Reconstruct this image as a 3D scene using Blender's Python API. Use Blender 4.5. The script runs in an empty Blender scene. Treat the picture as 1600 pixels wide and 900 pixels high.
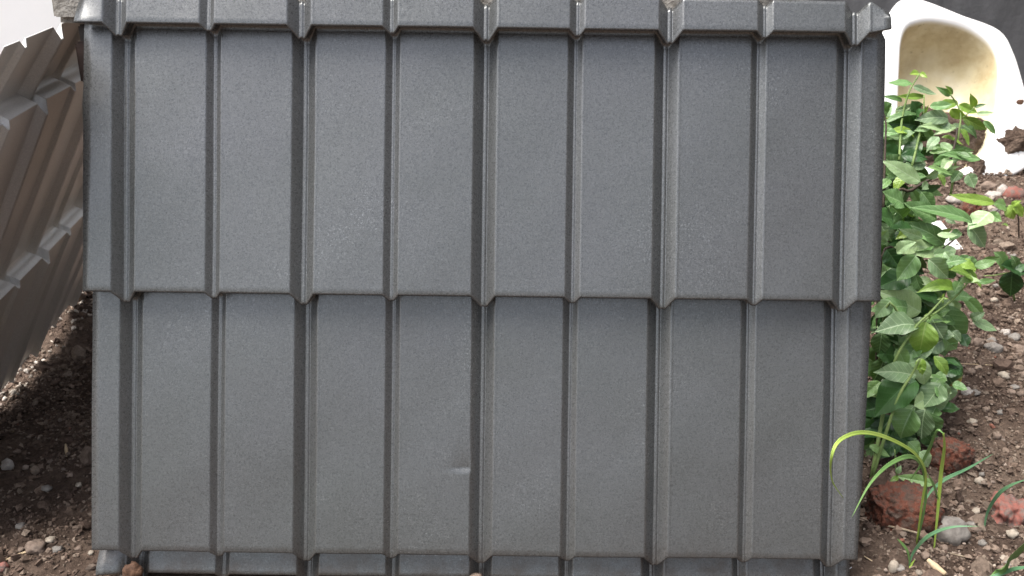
import bpy, bmesh, math, random, time
T0 = time.time()
import numpy as np
from mathutils import Vector, Matrix

random.seed(7)
RNG = np.random.default_rng(7)
S = bpy.context.scene
COL = S.collection

# ------------------------------------------------------------------ camera
FPX = 1330.0
PITCH = math.radians(20.0)
CAM = Vector((0.0, 0.0, 0.596))
cd = bpy.data.cameras.new("camera")
cam = bpy.data.objects.new("camera", cd)
COL.objects.link(cam)
cam.location = CAM
cam.rotation_euler = (math.radians(90) - PITCH, 0, 0)
cd.sensor_width = 36
cd.lens = 36 * FPX / 1600
cd.clip_start = 0.02
cd.clip_end = 500
cd.dof.use_dof = True
cd.dof.focus_distance = 0.88
cd.dof.aperture_fstop = 13
S.camera = cam

# ------------------------------------------------------------------ world, sun, exposure
SUN_EL, SUN_AZ = math.radians(66), math.radians(-104)      # azimuth from +Y, clockwise
w = bpy.data.worlds.new("World")
S.world = w
w.use_nodes = True
nt = w.node_tree
sky = nt.nodes.new("ShaderNodeTexSky")
sky.sky_type = 'NISHITA'
sky.sun_disc = False
sky.sun_elevation = SUN_EL
sky.sun_rotation = SUN_AZ
sky.air_density = 1.0
sky.dust_density = 5.0
hs = nt.nodes.new("ShaderNodeHueSaturation")
hs.inputs['Saturation'].default_value = 0.5
nt.links.new(sky.outputs[0], hs.inputs['Color'])
nt.links.new(hs.outputs[0], nt.nodes['Background'].inputs[0])
nt.nodes['Background'].inputs[1].default_value = 0.13
sl = bpy.data.lights.new("sun", 'SUN')
sl.energy = 2.1
sl.angle = math.radians(45)
sl.color = (1.0, 0.96, 0.9)
so = bpy.data.objects.new("sun", sl)
COL.objects.link(so)
sd = Vector((math.sin(SUN_AZ) * math.cos(SUN_EL), math.cos(SUN_AZ) * math.cos(SUN_EL), math.sin(SUN_EL)))
so.rotation_euler = sd.to_track_quat('Z', 'Y').to_euler()
so.location = (-3, 0, 5)
S.view_settings.view_transform = 'Standard'
S.view_settings.look = 'None'
S.view_settings.gamma = 1
S.view_settings.exposure = 1.25
S.cycles.max_bounces = 8

# ------------------------------------------------------------------ helpers
CP, SP = math.cos(PITCH), math.sin(PITCH)


def c2w(x, y, z):                     # camera axes (right, up, forward) -> world direction
    return Vector((x, z * CP + y * SP, y * CP - z * SP))


def ray(px, py):
    return c2w((px - 800) / FPX, (450 - py) / FPX, 1.0)


def at(px, py, Y):                    # point of the place seen at px,py lying at depth Y
    d = ray(px, py)
    return CAM + d * (Y / d.y)


def onplane(px, py, o, n):
    d = ray(px, py)
    return CAM + d * ((o - CAM).dot(n) / d.dot(n))


_lat = RNG.random((64, 64, 64)).astype(np.float32)


def vnoise(x, y, z=0.0):
    x = np.asarray(x, dtype=np.float64); y = np.asarray(y, dtype=np.float64)
    z = np.zeros_like(x) + z
    xi, yi, zi = np.floor(x).astype(int), np.floor(y).astype(int), np.floor(z).astype(int)
    fx, fy, fz = x - xi, y - yi, z - zi
    fx, fy, fz = [t * t * (3 - 2 * t) for t in (fx, fy, fz)]
    r = 0
    for a in (0, 1):
        for b in (0, 1):
            for c in (0, 1):
                wgt = (fx if a else 1 - fx) * (fy if b else 1 - fy) * (fz if c else 1 - fz)
                r = r + wgt * _lat[(xi + a) % 64, (yi + b) % 64, (zi + c) % 64]
    return r * 2 - 1


def fbm(x, y, z=0.0, o=4, g=0.5):
    r, a = 0, 1.0
    for k in range(o):
        r = r + a * vnoise(x * 2 ** k + 7.3 * k, y * 2 ** k + 3.1 * k, z + 5.7 * k)
        a *= g
    return r


def link(o, parent=None):
    COL.objects.link(o)
    if parent:
        o.parent = parent
    return o


def mesh(name, verts, faces, mat=None, smooth=True):
    m = bpy.data.meshes.new(name)
    m.from_pydata([tuple(v) for v in verts], [], [tuple(f) for f in faces])
    if smooth:
        m.polygons.foreach_set('use_smooth', [True] * len(m.polygons))
    if mat:
        m.materials.append(mat)
    m.update()
    return m


def obj(name, verts, faces, mat, parent=None, smooth=True, loc=None):
    if loc is not None:
        verts = [Vector(v) - Vector(loc) for v in verts]
    o = bpy.data.objects.new(name, mesh(name, verts, faces, mat, smooth))
    if loc is not None:
        o.location = loc
    return link(o, parent)


def empty(name, loc):
    o = bpy.data.objects.new(name, None)
    o.empty_display_size = .02
    o.location = loc
    bpy_loc[name] = 1
    return link(o)


bpy_loc = {}


def child(name, m, parent):            # mesh data given in world coordinates, parent unrotated
    o = bpy.data.objects.new(name, m)
    link(o, parent)
    o.location = -parent.location
    return o


def tag(o, label=None, cat=None, group=None, kind=None):
    if label: o['label'] = label
    if cat: o['category'] = cat
    if group: o['group'] = group
    if kind: o['kind'] = kind
    return o


def grid_faces(nu, nv, close=False):
    f = []
    for j in range(nv - 1):
        for i in range(nu if close else nu - 1):
            a = j * nu + i; b = j * nu + (i + 1) % nu
            f.append((a, b, b + nu, a + nu))
    return f


def box(x0, x1, y0, y1, z0, z1, bev=.003, jit=0.0, seed=0):
    bm = bmesh.new()
    bmesh.ops.create_cube(bm, size=1)
    for v in bm.verts:
        v.co = Vector(((x0 + x1) / 2 + v.co.x * (x1 - x0), (y0 + y1) / 2 + v.co.y * (y1 - y0), (z0 + z1) / 2 + v.co.z * (z1 - z0)))
    bmesh.ops.bevel(bm, geom=bm.edges[:] + bm.verts[:], offset=bev, segments=2, affect='EDGES')
    r = random.Random(seed)
    for v in bm.verts:
        v.co += Vector((r.uniform(-jit, jit), r.uniform(-jit, jit), r.uniform(-jit, jit)))
    V = [v.co.copy() for v in bm.verts]; F = [[v.index for v in f.verts] for f in bm.faces]
    bm.verts.index_update()
    F = [[v.index for v in f.verts] for f in bm.faces]
    bm.free()
    return V, F


# ------------------------------------------------------------------ materials
def mat(name):
    m = bpy.data.materials.new(name)
    m.use_nodes = True
    n = m.node_tree.nodes
    return m, m.node_tree, n['Principled BSDF']


def N(t, typ, **kw):
    n = t.nodes.new(typ)
    for k, v in kw.items():
        if k in n.inputs:
            n.inputs[k].default_value = v
        else:
            setattr(n, k, v)
    return n


def ramp(t, stops):
    r = t.nodes.new('ShaderNodeValToRGB')
    el = r.color_ramp.elements
    while len(el) < len(stops):
        el.new(.5)
    for e, (p, c) in zip(el, stops):
        e.position = p
        e.color = (*c, 1) if len(c) == 3 else c
    return r


def noise(t, vec, scale, detail=3, rough=.55, dist=0):
    n = N(t, 'ShaderNodeTexNoise', Scale=scale, Detail=detail, Roughness=rough, Distortion=dist)
    t.links.new(vec, n.inputs['Vector'])
    return n.outputs['Fac']


def coord(t, which='Object'):
    return t.nodes.new('ShaderNodeTexCoord').outputs[which]


def bump(t, p, src, strength, dist, prev=None):
    b = N(t, 'ShaderNodeBump', Strength=strength, Distance=dist)
    t.links.new(src, b.inputs['Height'])
    if prev is not None:
        t.links.new(prev, b.inputs['Normal'])
    t.links.new(b.outputs[0], p.inputs['Normal'])
    return b.outputs[0]


def mixc(t, fac, a, b, mode='MIX'):
    m = t.nodes.new('ShaderNodeMix')
    m.data_type = 'RGBA'; m.blend_type = mode
    for s, v in ((m.inputs[0], fac), (m.inputs[6], a), (m.inputs[7], b)):
        if hasattr(v, 'links'):
            t.links.new(v, s)
        else:
            s.default_value = v if not isinstance(v, tuple) else ((*v, 1) if len(v) == 3 else v)
    return m.outputs[2]


def math_(t, op, a, b=None):
    m = t.nodes.new('ShaderNodeMath'); m.operation = op
    for s, v in zip(m.inputs, (a, b)):
        if v is None: continue
        if hasattr(v, 'links'): t.links.new(v, s)
        else: s.default_value = v
    return m.outputs[0]


def metal_paint(name, dark, light, splash=False, metallic=.35, rough=.42):
    m, t, p = mat(name)
    c = coord(t)
    g1 = noise(t, c, 1050, 2, .65)
    g2 = noise(t, c, 420, 3, .6)
    g3 = noise(t, c, 6, 3, .6)
    r1 = ramp(t, [(.40, dark), (.70, light)])
    t.links.new(g1, r1.inputs[0])
    r2 = ramp(t, [(.3, (.93, .93, .93)), (.7, (1.07, 1.07, 1.07))])
    t.links.new(g2, r2.inputs[0])
    col = mixc(t, 1.0, r1.outputs[0], r2.outputs[0], 'MULTIPLY')
    # worn, dusty patches with bright flecks
    g4 = noise(t, c, 9, 4, .6, .6)
    patch = ramp(t, [(.48, (0, 0, 0)), (.68, (1, 1, 1))])
    t.links.new(g4, patch.inputs[0])
    fl = noise(t, c, 620, 2, .5)
    fr = ramp(t, [(.6, (0, 0, 0)), (.68, (1, 1, 1))])
    t.links.new(fl, fr.inputs[0])
    k = math_(t, 'MULTIPLY', patch.outputs[0], fr.outputs[0])
    k = math_(t, 'MULTIPLY', k, .32)
    col = mixc(t, k, col, tuple(min(1, v * 2.6) for v in light))
    r3 = ramp(t, [(.3, (.95, .96, .94)), (.7, (1.05, 1.04, 1.06))])
    t.links.new(g3, r3.inputs[0])
    col = mixc(t, 1.0, col, r3.outputs[0], 'MULTIPLY')
    if splash:                           # earth splashed up the foot of the sheet
        sx = t.nodes.new('ShaderNodeSeparateXYZ'); t.links.new(c, sx.inputs[0])
        hgt = N(t, 'ShaderNodeMapRange'); t.links.new(sx.outputs[2], hgt.inputs[0])
        hgt.inputs[1].default_value = .055; hgt.inputs[2].default_value = .0
        ns = ramp(t, [(.38, (0, 0, 0)), (.62, (1, 1, 1))]); t.links.new(noise(t, c, 38, 6, .7), ns.inputs[0])
        k2 = math_(t, 'MULTIPLY', math_(t, 'MULTIPLY', hgt.outputs[0], ns.outputs[0]), .75)
        col = mixc(t, k2, col, (.085, .066, .052))
    t.links.new(col, p.inputs['Base Color'])
    rr = ramp(t, [(.35, (rough - .05,) * 3), (.65, (rough + .07,) * 3)])
    t.links.new(g2, rr.inputs[0])
    t.links.new(rr.outputs[0], p.inputs['Roughness'])
    p.inputs['Metallic'].default_value = metallic
    b = bump(t, p, g1, .3, .0004)
    bump(t, p, g2, .10, .0005, b)
    return m


M_SHEET = metal_paint('charcoal_textured_paint', (.108, .112, .112), (.212, .218, .218), True, metallic=.6, rough=.30)
M_BROWN = metal_paint('brown_metal_underside', (.66, .65, .62), (.76, .75, .715), metallic=.2, rough=.36)


def simple(name, cols, scale, rough=.85, bs=.4, bd=.002, bscale=None, detail=5, spec=.3, extra=None):
    m, t, p = mat(name)
    c = coord(t)
    n = noise(t, c, scale, detail, .62)
    k = len(cols)
    r = ramp(t, [(.3 + .4 * i / (k - 1), cc) for i, cc in enumerate(cols)])
    t.links.new(n, r.inputs[0])
    t.links.new(r.outputs[0], p.inputs['Base Color'])
    p.inputs['Roughness'].default_value = rough
    p.inputs['Specular IOR Level'].default_value = spec
    n2 = noise(t, c, bscale or scale * 3, 4, .65)
    bump(t, p, n2, bs, bd)
    return m


M_CONC = simple('rough_concrete', [(.16, .145, .12), (.3, .28, .25), (.44, .42, .38)], 70, bs=.9, bd=.004)
M_BRICKW = simple('dark_wall_brick', [(.04, .028, .024), (.085, .06, .052)], 60)
M_MORTAR = simple('mortar', [(.05, .045, .04), (.09, .08, .075)], 120)
M_PALE = simple('white_lime_plaster', [(.86, .86, .85), (.9, .9, .89)], 4, bs=.2)
M_BRICK = simple('broken_red_brick', [(.075, .05, .038), (.1, .065, .05), (.15, .05, .03), (.09, .055, .042), (.14, .105, .085)], 55, bs=1, bd=.003, bscale=260, detail=8)
M_PINK = simple('pink_red_stone', [(.12, .1, .085), (.25, .09, .07), (.14, .11, .095), (.3, .12, .1)], 55, bs=.6)
M_GREYST = simple('grey_stone', [(.13, .115, .1), (.22, .2, .18), (.29, .27, .24)], 70, bs=.6)
M_PEB = simple('pale_pebble', [(.24, .2, .16), (.36, .31, .25), (.45, .4, .33)], 90, bs=.3)
M_CHALK = simple('white_chalky_lump', [(.28, .24, .21), (.42, .38, .34), (.58, .54, .5)], 90, bs=.9, bd=.003)
M_TAN = simple('tan_stone', [(.13, .095, .075), (.22, .165, .13), (.3, .235, .19)], 80, bs=.6)
M_RUST = simple('rusty_clod', [(.06, .035, .025), (.11, .06, .038), (.18, .1, .06)], 120, bs=.8)
M_TWIG = simple('dry_twig', [(.2, .15, .1), (.42, .35, .26)], 150, bs=.5, bd=.001)
M_STRAW = simple('dry_straw', [(.42, .32, .2), (.58, .46, .3)], 90, bs=.3, bd=.001)
M_MARK = simple('pale_scratch', [(.55, .56, .56), (.75, .76, .77)], 300, bs=.1)
M_CLEAR = simple('bare_zinc', [(.33, .36, .4), (.5, .54, .6)], 260, rough=.3, bs=.2)
M_CLEAR.node_tree.nodes['Principled BSDF'].inputs['Metallic'].default_value = .5


def soil_mat(name, attr=None):
    m, t, p = mat(name)
    c = coord(t)
    n1 = noise(t, c, 5, 6, .65)
    n2 = noise(t, c, 95, 6, .75)
    r = ramp(t, [(.3, (.055, .037, .028)), (.5, (.11, .078, .06)), (.72, (.2, .15, .115))])
    t.links.new(n1, r.inputs[0])
    r2 = ramp(t, [(.3, (.5, .48, .46)), (.55, (1, 1, 1)), (.72, (1.7, 1.65, 1.6))])
    t.links.new(n2, r2.inputs[0])
    col = mixc(t, 1.0, r.outputs[0], r2.outputs[0], 'MULTIPLY')
    t.links.new(col, p.inputs['Base Color'])
    p.inputs['Roughness'].default_value = .95
    p.inputs['Specular IOR Level'].default_value = .15
    n3 = noise(t, c, 220, 5, .7)
    b = bump(t, p, n2, 1.0, .006)
    bump(t, p, n3, .8, .002, b)
    return m


M_SOIL = soil_mat('brown_soil')


def attr_mat(name, rough=.9):
    m, t, p = mat(name)
    a = t.nodes.new('ShaderNodeAttribute'); a.attribute_name = 'tint'
    c = coord(t)
    n = noise(t, c, 260, 3, .7)
    r = ramp(t, [(.3, (.7, .7, .7)), (.7, (1.2, 1.2, 1.2))])
    t.links.new(n, r.inputs[0])
    t.links.new(mixc(t, 1.0, a.outputs['Color'], r.outputs[0], 'MULTIPLY'), p.inputs['Base Color'])
    p.inputs['Roughness'].default_value = rough
    p.inputs['Specular IOR Level'].default_value = .2
    bump(t, p, n, .6, .0015)
    return m


M_GRAVEL = attr_mat('loose_gravel')


def grey_wall_mat():
    m, t, p = mat('dark_grey_render')
    c = coord(t)
    mp = N(t, 'ShaderNodeMapping'); mp.inputs['Scale'].default_value = (1, 1, .35)
    t.links.new(c, mp.inputs[0])
    n = noise(t, mp.outputs[0], 5, 7, .68, .4)
    r = ramp(t, [(.3, (.06, .061, .064)), (.5, (.12, .121, .126)), (.7, (.26, .26, .265))])
    t.links.new(n, r.inputs[0])
    t.links.new(r.outputs[0], p.inputs['Base Color'])
    p.inputs['Roughness'].default_value = .9
    bump(t, p, noise(t, c, 40, 5, .7), .5, .004)
    return m


M_GREY = grey_wall_mat()


def leaf_mat(name, base, vein, rough=.38, edge=None):
    m, t, p = mat(name)
    uv = coord(t, 'UV')
    sp = t.nodes.new('ShaderNodeSeparateXYZ'); t.links.new(uv, sp.inputs[0])
    s, v = sp.outputs[0], sp.outputs[1]                 # along, across (-.5..5 stored 0..1)
    ac = math_(t, 'ABSOLUTE', math_(t, 'SUBTRACT', v, .5))
    mid = math_(t, 'LESS_THAN', ac, .018)
    lat = math_(t, 'SINE', math_(t, 'MULTIPLY', math_(t, 'SUBTRACT', s, math_(t, 'MULTIPLY', ac, .55)), 44.0))
    latm = math_(t, 'MULTIPLY', math_(t, 'GREATER_THAN', lat, .93), .45)
    vm = math_(t, 'MAXIMUM', mid, latm)
    oi = t.nodes.new('ShaderNodeObjectInfo')
    rr = ramp(t, [(0, tuple(x * .5 for x in base)), (.5, base), (1, (min(1, base[0] * 1.3), base[1] * 1.15, base[2] * 1.1))])
    t.links.new(oi.outputs['Random'], rr.inputs[0])
    n = noise(t, coord(t), 45, 4, .6)
    r2 = ramp(t, [(.3, (.8, .85, .8)), (.7, (1.15, 1.12, 1.1))]); t.links.new(n, r2.inputs[0])
    col = mixc(t, 1.0, rr.outputs[0], r2.outputs[0], 'MULTIPLY')
    col = mixc(t, math_(t, 'MULTIPLY', vm, .85), col, vein)
    if edge:
        e = ramp(t, [(.72, (0, 0, 0)), (.92, (1, 1, 1))]); t.links.new(s, e.inputs[0])
        col = mixc(t, e.outputs[0], col, edge)
    t.links.new(col, p.inputs['Base Color'])
    p.inputs['Roughness'].default_value = rough
    p.inputs['Specular IOR Level'].default_value = .5
    bump(t, p, math_(t, 'MULTIPLY', lat, -1), .12, .0004)
    tr = N(t, 'ShaderNodeBsdfTranslucent')
    t.links.new(mixc(t, 1.0, col, (.9, 1.0, .35), 'MULTIPLY'), tr.inputs[0])
    mx = t.nodes.new('ShaderNodeMixShader'); mx.inputs[0].default_value = .22
    t.links.new(p.outputs[0], mx.inputs[1]); t.links.new(tr.outputs[0], mx.inputs[2])
    t.links.new(mx.outputs[0], t.nodes['Material Output'].inputs[0])
    return m


L_MID = leaf_mat('green_leaf', (.15, .285, .1), (.3, .45, .22), .42)
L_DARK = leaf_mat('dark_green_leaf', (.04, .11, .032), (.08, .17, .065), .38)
L_PALE = leaf_mat('pale_green_leaf', (.29, .44, .23), (.45, .58, .36), .4)
L_BRIGHT = leaf_mat('yellow_green_leaf', (.2, .34, .06), (.32, .45, .12), .36)
L_YTIP = leaf_mat('green_leaf_with_yellow_tip', (.04, .1, .028), (.12, .2, .08), .4, edge=(.5, .3, .05))
M_STEM = simple('green_stem', [(.1, .17, .05), (.22, .3, .1)], 60, rough=.6, bs=.1)
M_DSTEM = simple('dark_woody_stem', [(.03, .022, .018), (.07, .05, .035)], 90, rough=.7, bs=.3)
L_GRASS = simple('grass_blade_green', [(.1, .2, .06), (.16, .28, .085)], 25, rough=.45, bs=.1)
L_GRASSY = simple('grass_blade_yellow_green', [(.26, .38, .06), (.34, .46, .1)], 25, rough=.45, bs=.1)
L_GRASSB = simple('grass_blade_blue_green', [(.07, .17, .085), (.12, .24, .12)], 25, rough=.45, bs=.1)
M_CUT = simple('red_brown_dry_leaf', [(.3, .14, .1), (.42, .24, .18)], 60, rough=.6)


# ------------------------------------------------------------------ ground
def ground_z(x, y):
    x = np.asarray(x, float); y = np.asarray(y, float)
    s = np.clip((x + .3) / .6, 0, 1); s = s * s * (3 - 2 * s)
    yy = np.clip(y, .45, 2.1)
    left = .075 * (yy - .85)
    right = .165 * (yy - .78)
    z = left * (1 - s) + right * s
    z = z + .012 * fbm(x * 4 + 11, y * 4 + 5, 0, 2) + .0075 * fbm(x * 14 + 3, y * 14, 2, 3)
    z = z - .032 * np.clip((-.5 - x) / .2, 0, 1) * np.clip((2.2 - y), 0, 1)
    near = np.exp(-((np.maximum(np.abs(x) - 2.2, 0)) ** 2 + np.maximum(y - 2.6, 0) ** 2))
    z = z + near * .0085 * np.abs(fbm(x * 38, y * 38, 4, 4, .62))
    # level trodden strip where the grey sheet stands
    k = np.exp(-((y - .75) / .07) ** 2) * np.clip((.42 - np.abs(x + .02)) / .05, 0, 1)
    return z * (1 - k) + (-.004 + .003 * vnoise(x * 40, y * 40)) * k


def axis(lo, hi, st, far):
    c = list(np.arange(lo, hi, st))
    d, a = st, c[0]
    pre = []
    while a > -far:
        d *= 1.35; a -= d; pre.append(a)
    d, b = st, c[-1]
    post = []
    while b < far:
        d *= 1.35; b += d; post.append(b)
    return np.array(pre[::-1] + c + post)


gx, gy = axis(-1.25, 1.6, .0075, 90), axis(.55, 2.3, .0075, 90)
GX, GY = np.meshgrid(gx, gy)
GZ = ground_z(GX, GY)
gm = bpy.data.meshes.new('ground')
nv = GX.size
nu_, nv_ = len(gx), len(gy)
idx = np.arange(nv).reshape(nv_, nu_)
quads = np.stack([idx[:-1, :-1], idx[:-1, 1:], idx[1:, 1:], idx[1:, :-1]], -1).reshape(-1, 4)


def np_mesh(name, V, F, mat_, smooth=True, tint=None):
    m = bpy.data.meshes.new(name)
    k = F.shape[1]
    m.vertices.add(len(V)); m.vertices.foreach_set('co', V.astype(np.float32).ravel())
    m.loops.add(F.size); m.loops.foreach_set('vertex_index', F.astype(np.int32).ravel())
    m.polygons.add(len(F))
    m.polygons.foreach_set('loop_start', np.arange(0, F.size, k, dtype=np.int32))
    m.polygons.foreach_set('loop_total', np.full(len(F), k, dtype=np.int32))
    m.polygons.foreach_set('use_smooth', np.full(len(F), smooth))
    if tint is not None:
        a = m.color_attributes.new('tint', 'FLOAT_COLOR', 'POINT')
        a.data.foreach_set('color', np.c_[tint, np.ones(len(tint))].astype(np.float32).ravel())
    m.materials.append(mat_)
    m.update(calc_edges=True)
    m.validate()
    return m


g = link(bpy.data.objects.new('ground', np_mesh('ground', np.stack([GX, GY, GZ], -1).reshape(-1, 3), quads, M_SOIL)))
tag(g, 'dark brown bare soil', None, None, 'structure')


def gz(x, y):
    return float(ground_z(np.array([x]), np.array([y]))[0])


def on_ground(px, py, lift=0.0):
    d = ray(px, py)
    t = np.arange(.6, 4.5, .0025)
    h = CAM.z + d.z * t - ground_z(d.x * t, d.y * t) - lift
    return CAM + d * float(t[int(np.argmax(h <= 0))])


# gravel and clods ---------------------------------------------------------
def ico(sub):
    if sub == 0:
        return np.array([(1, 0, 0), (-1, 0, 0), (0, 1, 0), (0, -1, 0), (0, 0, 1), (0, 0, -1)], float), np.array([(0, 2, 4), (2, 1, 4), (1, 3, 4), (3, 0, 4), (2, 0, 5), (1, 2, 5), (3, 1, 5), (0, 3, 5)])
    bm = bmesh.new(); bmesh.ops.create_icosphere(bm, subdivisions=sub, radius=1)
    bm.verts.index_update()
    V = np.array([v.co[:] for v in bm.verts]); F = np.array([[v.index for v in f.verts] for f in bm.faces]); bm.free()
    return V, F


ICO1, ICO2, ICO3, ICO5 = ico(1), ico(2), ico(3), ico(5)


def scatter(name, n, rects, size, palette, base, mat_, sink=.25, flat=.7, seed=1, lump=.28):
    r = np.random.default_rng(seed)
    P = []
    tot = sum(a[4] for a in rects)
    for x0, x1, y0, y1, wgt in rects:
        k = int(n * wgt / tot)
        P.append(np.c_[r.uniform(x0, x1, k), r.uniform(y0, y1, k)])
    P = np.concatenate(P)
    # clumpy
    dens = fbm(P[:, 0] * 9, P[:, 1] * 9, 9.0, 3)
    P = P[dens + r.uniform(-.7, .7, len(P)) > -.35]
    P = P[~((np.abs(P[:, 0] + .03) < .38) & (P[:, 1] > .738) & (P[:, 1] < 1.05))]
    qx = P[:, 0] / (P[:, 1] * CP + .56 * SP)          # thin out what lies well outside the view
    P = P[(np.abs(qx) < .66) | (r.random(len(P)) < .2)]
    k = len(P)
    lo, hi, ex = size
    s = lo * (1 - r.random(k) * (1 - (lo / hi) ** ex)) ** (-1 / ex)
    bv, bf = base
    nb = len(bv)
    sc = s[:, None] * np.stack([r.uniform(.75, 1.35, k), r.uniform(.75, 1.35, k), r.uniform(.5, .95, k) * flat / .7], -1)
    jit = 1 + r.uniform(-lump, lump, (k, nb, 1))
    V = bv[None] * jit * sc[:, None, :]
    q = r.normal(size=(k, 4)); q[:, 1:3] *= .35; q /= np.linalg.norm(q, axis=1)[:, None]
    w_, x_, y_, z_ = q.T
    R = np.stack([1 - 2 * (y_ ** 2 + z_ ** 2), 2 * (x_ * y_ - z_ * w_), 2 * (x_ * z_ + y_ * w_),
                  2 * (x_ * y_ + z_ * w_), 1 - 2 * (x_ ** 2 + z_ ** 2), 2 * (y_ * z_ - x_ * w_),
                  2 * (x_ * z_ - y_ * w_), 2 * (y_ * z_ + x_ * w_), 1 - 2 * (x_ ** 2 + y_ ** 2)], -1).reshape(k, 3, 3)
    V = np.einsum('kij,knj->kni', R, V)
    z = ground_z(P[:, 0], P[:, 1])
    V += np.c_[P, z + s * (.45 - sink)][:, None, :]
    F = (bf[None] + (np.arange(k) * nb)[:, None, None]).reshape(-1, bf.shape[1])
    pal = np.array([c for c, _ in palette]); pw = np.array([p for _, p in palette]); pw = pw / pw.sum()
    c = pal[r.choice(len(pal), k, p=pw)] * r.uniform(.7, 1.3, (k, 1))
    T = np.repeat(c, nb, axis=0)
    o = link(bpy.data.objects.new(name, np_mesh(name, V.reshape(-1, 3), F, mat_, False, T)))
    return o


R_RIGHT = (.30, 1.75, .62, 2.15, 1.0)
R_LEFT = (-1.25, -.36, .6, 1.75, .55)
SOILP = [((.14, .1, .076), 5), ((.09, .062, .048), 4), ((.18, .135, .105), 4), ((.23, .18, .14), 2)]
STONEP = [((.2, .155, .125), 5), ((.25, .2, .165), 3), ((.16, .125, .1), 4), ((.32, .27, .22), .9), ((.2, .09, .065), .4)]
o = scatter('soil_crumbs', 230000, [R_RIGHT, R_LEFT], (.0013, .006, 2.1), SOILP, ico(0), M_GRAVEL, seed=3)
tag(o, 'crumbs of brown soil', None, None, 'stuff')
o = scatter('gravel', 24000, [R_RIGHT, (*R_LEFT[:4], .12)], (.0011, .0048, 2.1), STONEP, ICO1, M_GRAVEL, seed=4, sink=.1)
tag(o, 'fine pale gravel strewn over the soil', None, None, 'stuff')
o = scatter('soil_clods', 5000, [R_RIGHT, (*R_LEFT[:4], .25)], (.004, .014, 2.3), SOILP, ICO2, M_GRAVEL, seed=5, sink=.3, lump=.3)
tag(o, 'clods of brown soil', None, None, 'stuff')
# bright gravel heap beyond the brown sheet
o = scatter('gravel_strip', 9000, [(-1.5, -.755, .8, 2.2, 1)], (.002, .006, 1.6),
            [((.45, .4, .34), 3), ((.6, .54, .47), 2), ((.3, .26, .22), 2)], ICO1, M_GRAVEL, seed=6, sink=0)
tag(o, 'pale gravel beyond the brown sheet', None, None, 'stuff')

# ------------------------------------------------------------------ walls behind
V, F = box(-9, -.15, 3.4, 3.6, -.3, 2.6, .01)
tag(obj('boundary_wall', V, F, M_PALE, smooth=False), 'bright white plastered wall in the background left of the grey sheet', 'wall')
V, F = box(-.1, 6, 2.55, 2.72, -.3, 2.6, .01)
V2, F2 = box(2.0, 2.16, -5, 2.548, -.3, 2.6, .01)  # unseen side return, added to darken reflections on the sheet's right half
F = F + [[i + len(V) for i in f] for f in F2]; V = V + V2
tag(obj('rendered_wall_with_added_return', V, F, M_GREY, smooth=False), 'dark grey stained rendered wall behind the white basin with an added unseen side return', 'wall')

lw = empty('brick_wall', (-.08, .95, 0))
tag(lw, 'low brick wall with rough concrete coping behind the grey sheet', 'wall')
V, F = box(-.441, .29, .902, 1.0, -.05, .552, .002)
child('core', mesh('core', V, F, M_MORTAR, False), lw)
z = -.03
k = 0
proto_br = None
while z < .50:
    off = 0 if k % 2 == 0 else .052
    for s_ in range(2):
        x0 = -.4465 + (0 if s_ == 0 else (.2 if off == 0 else .1))
        ln = (.196 if off == 0 else .096) if s_ == 0 else .196
        V, F = box(x0, x0 + ln, .8985, 1.004, z, z + .0435, .003, .0006, k * 2 + s_)
        child('brick', mesh('brick', V, F, M_BRICKW, False), lw)
    z += .0475; k += 1
for (x0, x1, sd_) in ((-.457, .1, 1), (.1085, .298, 2)):
    nx_, nz_ = 70, 12
    bm = bmesh.new()
    V, F = box(x0, x1, .885, 1.03, .5545, .64, .006)
    for v in V: bm.verts.new(v)
    bm.verts.ensure_lookup_table()
    for f in F: bm.faces.new([bm.verts[i] for i in f])
    bmesh.ops.subdivide_edges(bm, edges=bm.edges[:], cuts=5, use_grid_fill=True)
    bmesh.ops.subdivide_edges(bm, edges=[e for e in bm.edges if e.calc_length() > .012], cuts=2, use_grid_fill=True)
    bm.normal_update(); bm.verts.index_update()
    co = np.array([v.co[:] for v in bm.verts]); no = [v.normal.copy() for v in bm.verts]
    d = fbm(co[:, 0] * 60, co[:, 1] * 60, co[:, 2] * 60, 3)
    for v, n_, dd in zip(bm.verts, no, d): v.co += n_ * (float(dd) * .0016)
    m = bpy.data.meshes.new('coping_block'); bm.to_mesh(m); bm.free(); m.materials.append(M_CONC)
    child('coping_block', m, lw)

# ------------------------------------------------------------------ profiled metal sheets
PITCH_ = .1815
STEP = .0205
ROWL = .266
DB, DS = .0105, .0056          # groove depths
GROOVES = [(-.3615, 'b'), (-.2716, 's'), (-.1817, 'b'), (-.0925, 's'), (0, 'b'), (.0899, 's'), (.181, 'b'), (.2729, 's'), (.3628, 'b')]


def groove_samples():
    big = [(-.0128, 0), (-.0118, -.0006), (-.0108, -.0016), (-.0075, -.0045), (-.004, -.0086), (-.0028, -.0098), (-.0018, -.0100), (-.0008, -.0092), (.0003, -.0090), (.0014, -.0098), (.0024, -.0102), (.0036, -.0093), (.0072, -.0048), (.0104, -.0012), (.0113, -.0002), (.012, .0004), (.0132, .0002), (.0145, 0)]
    sml = [(-.0086, 0), (-.0078, -.0004), (-.0068, -.0013), (-.0035, -.004), (-.0022, -.0051), (-.0012, -.0055), (-.0004, -.005), (.0004, -.0049), (.0013, -.0055), (.0022, -.005), (.004, -.0034), (.0062, -.001), (.007, 0), (.0077, .0003), (.009, 0)]
    return big, sml


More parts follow.
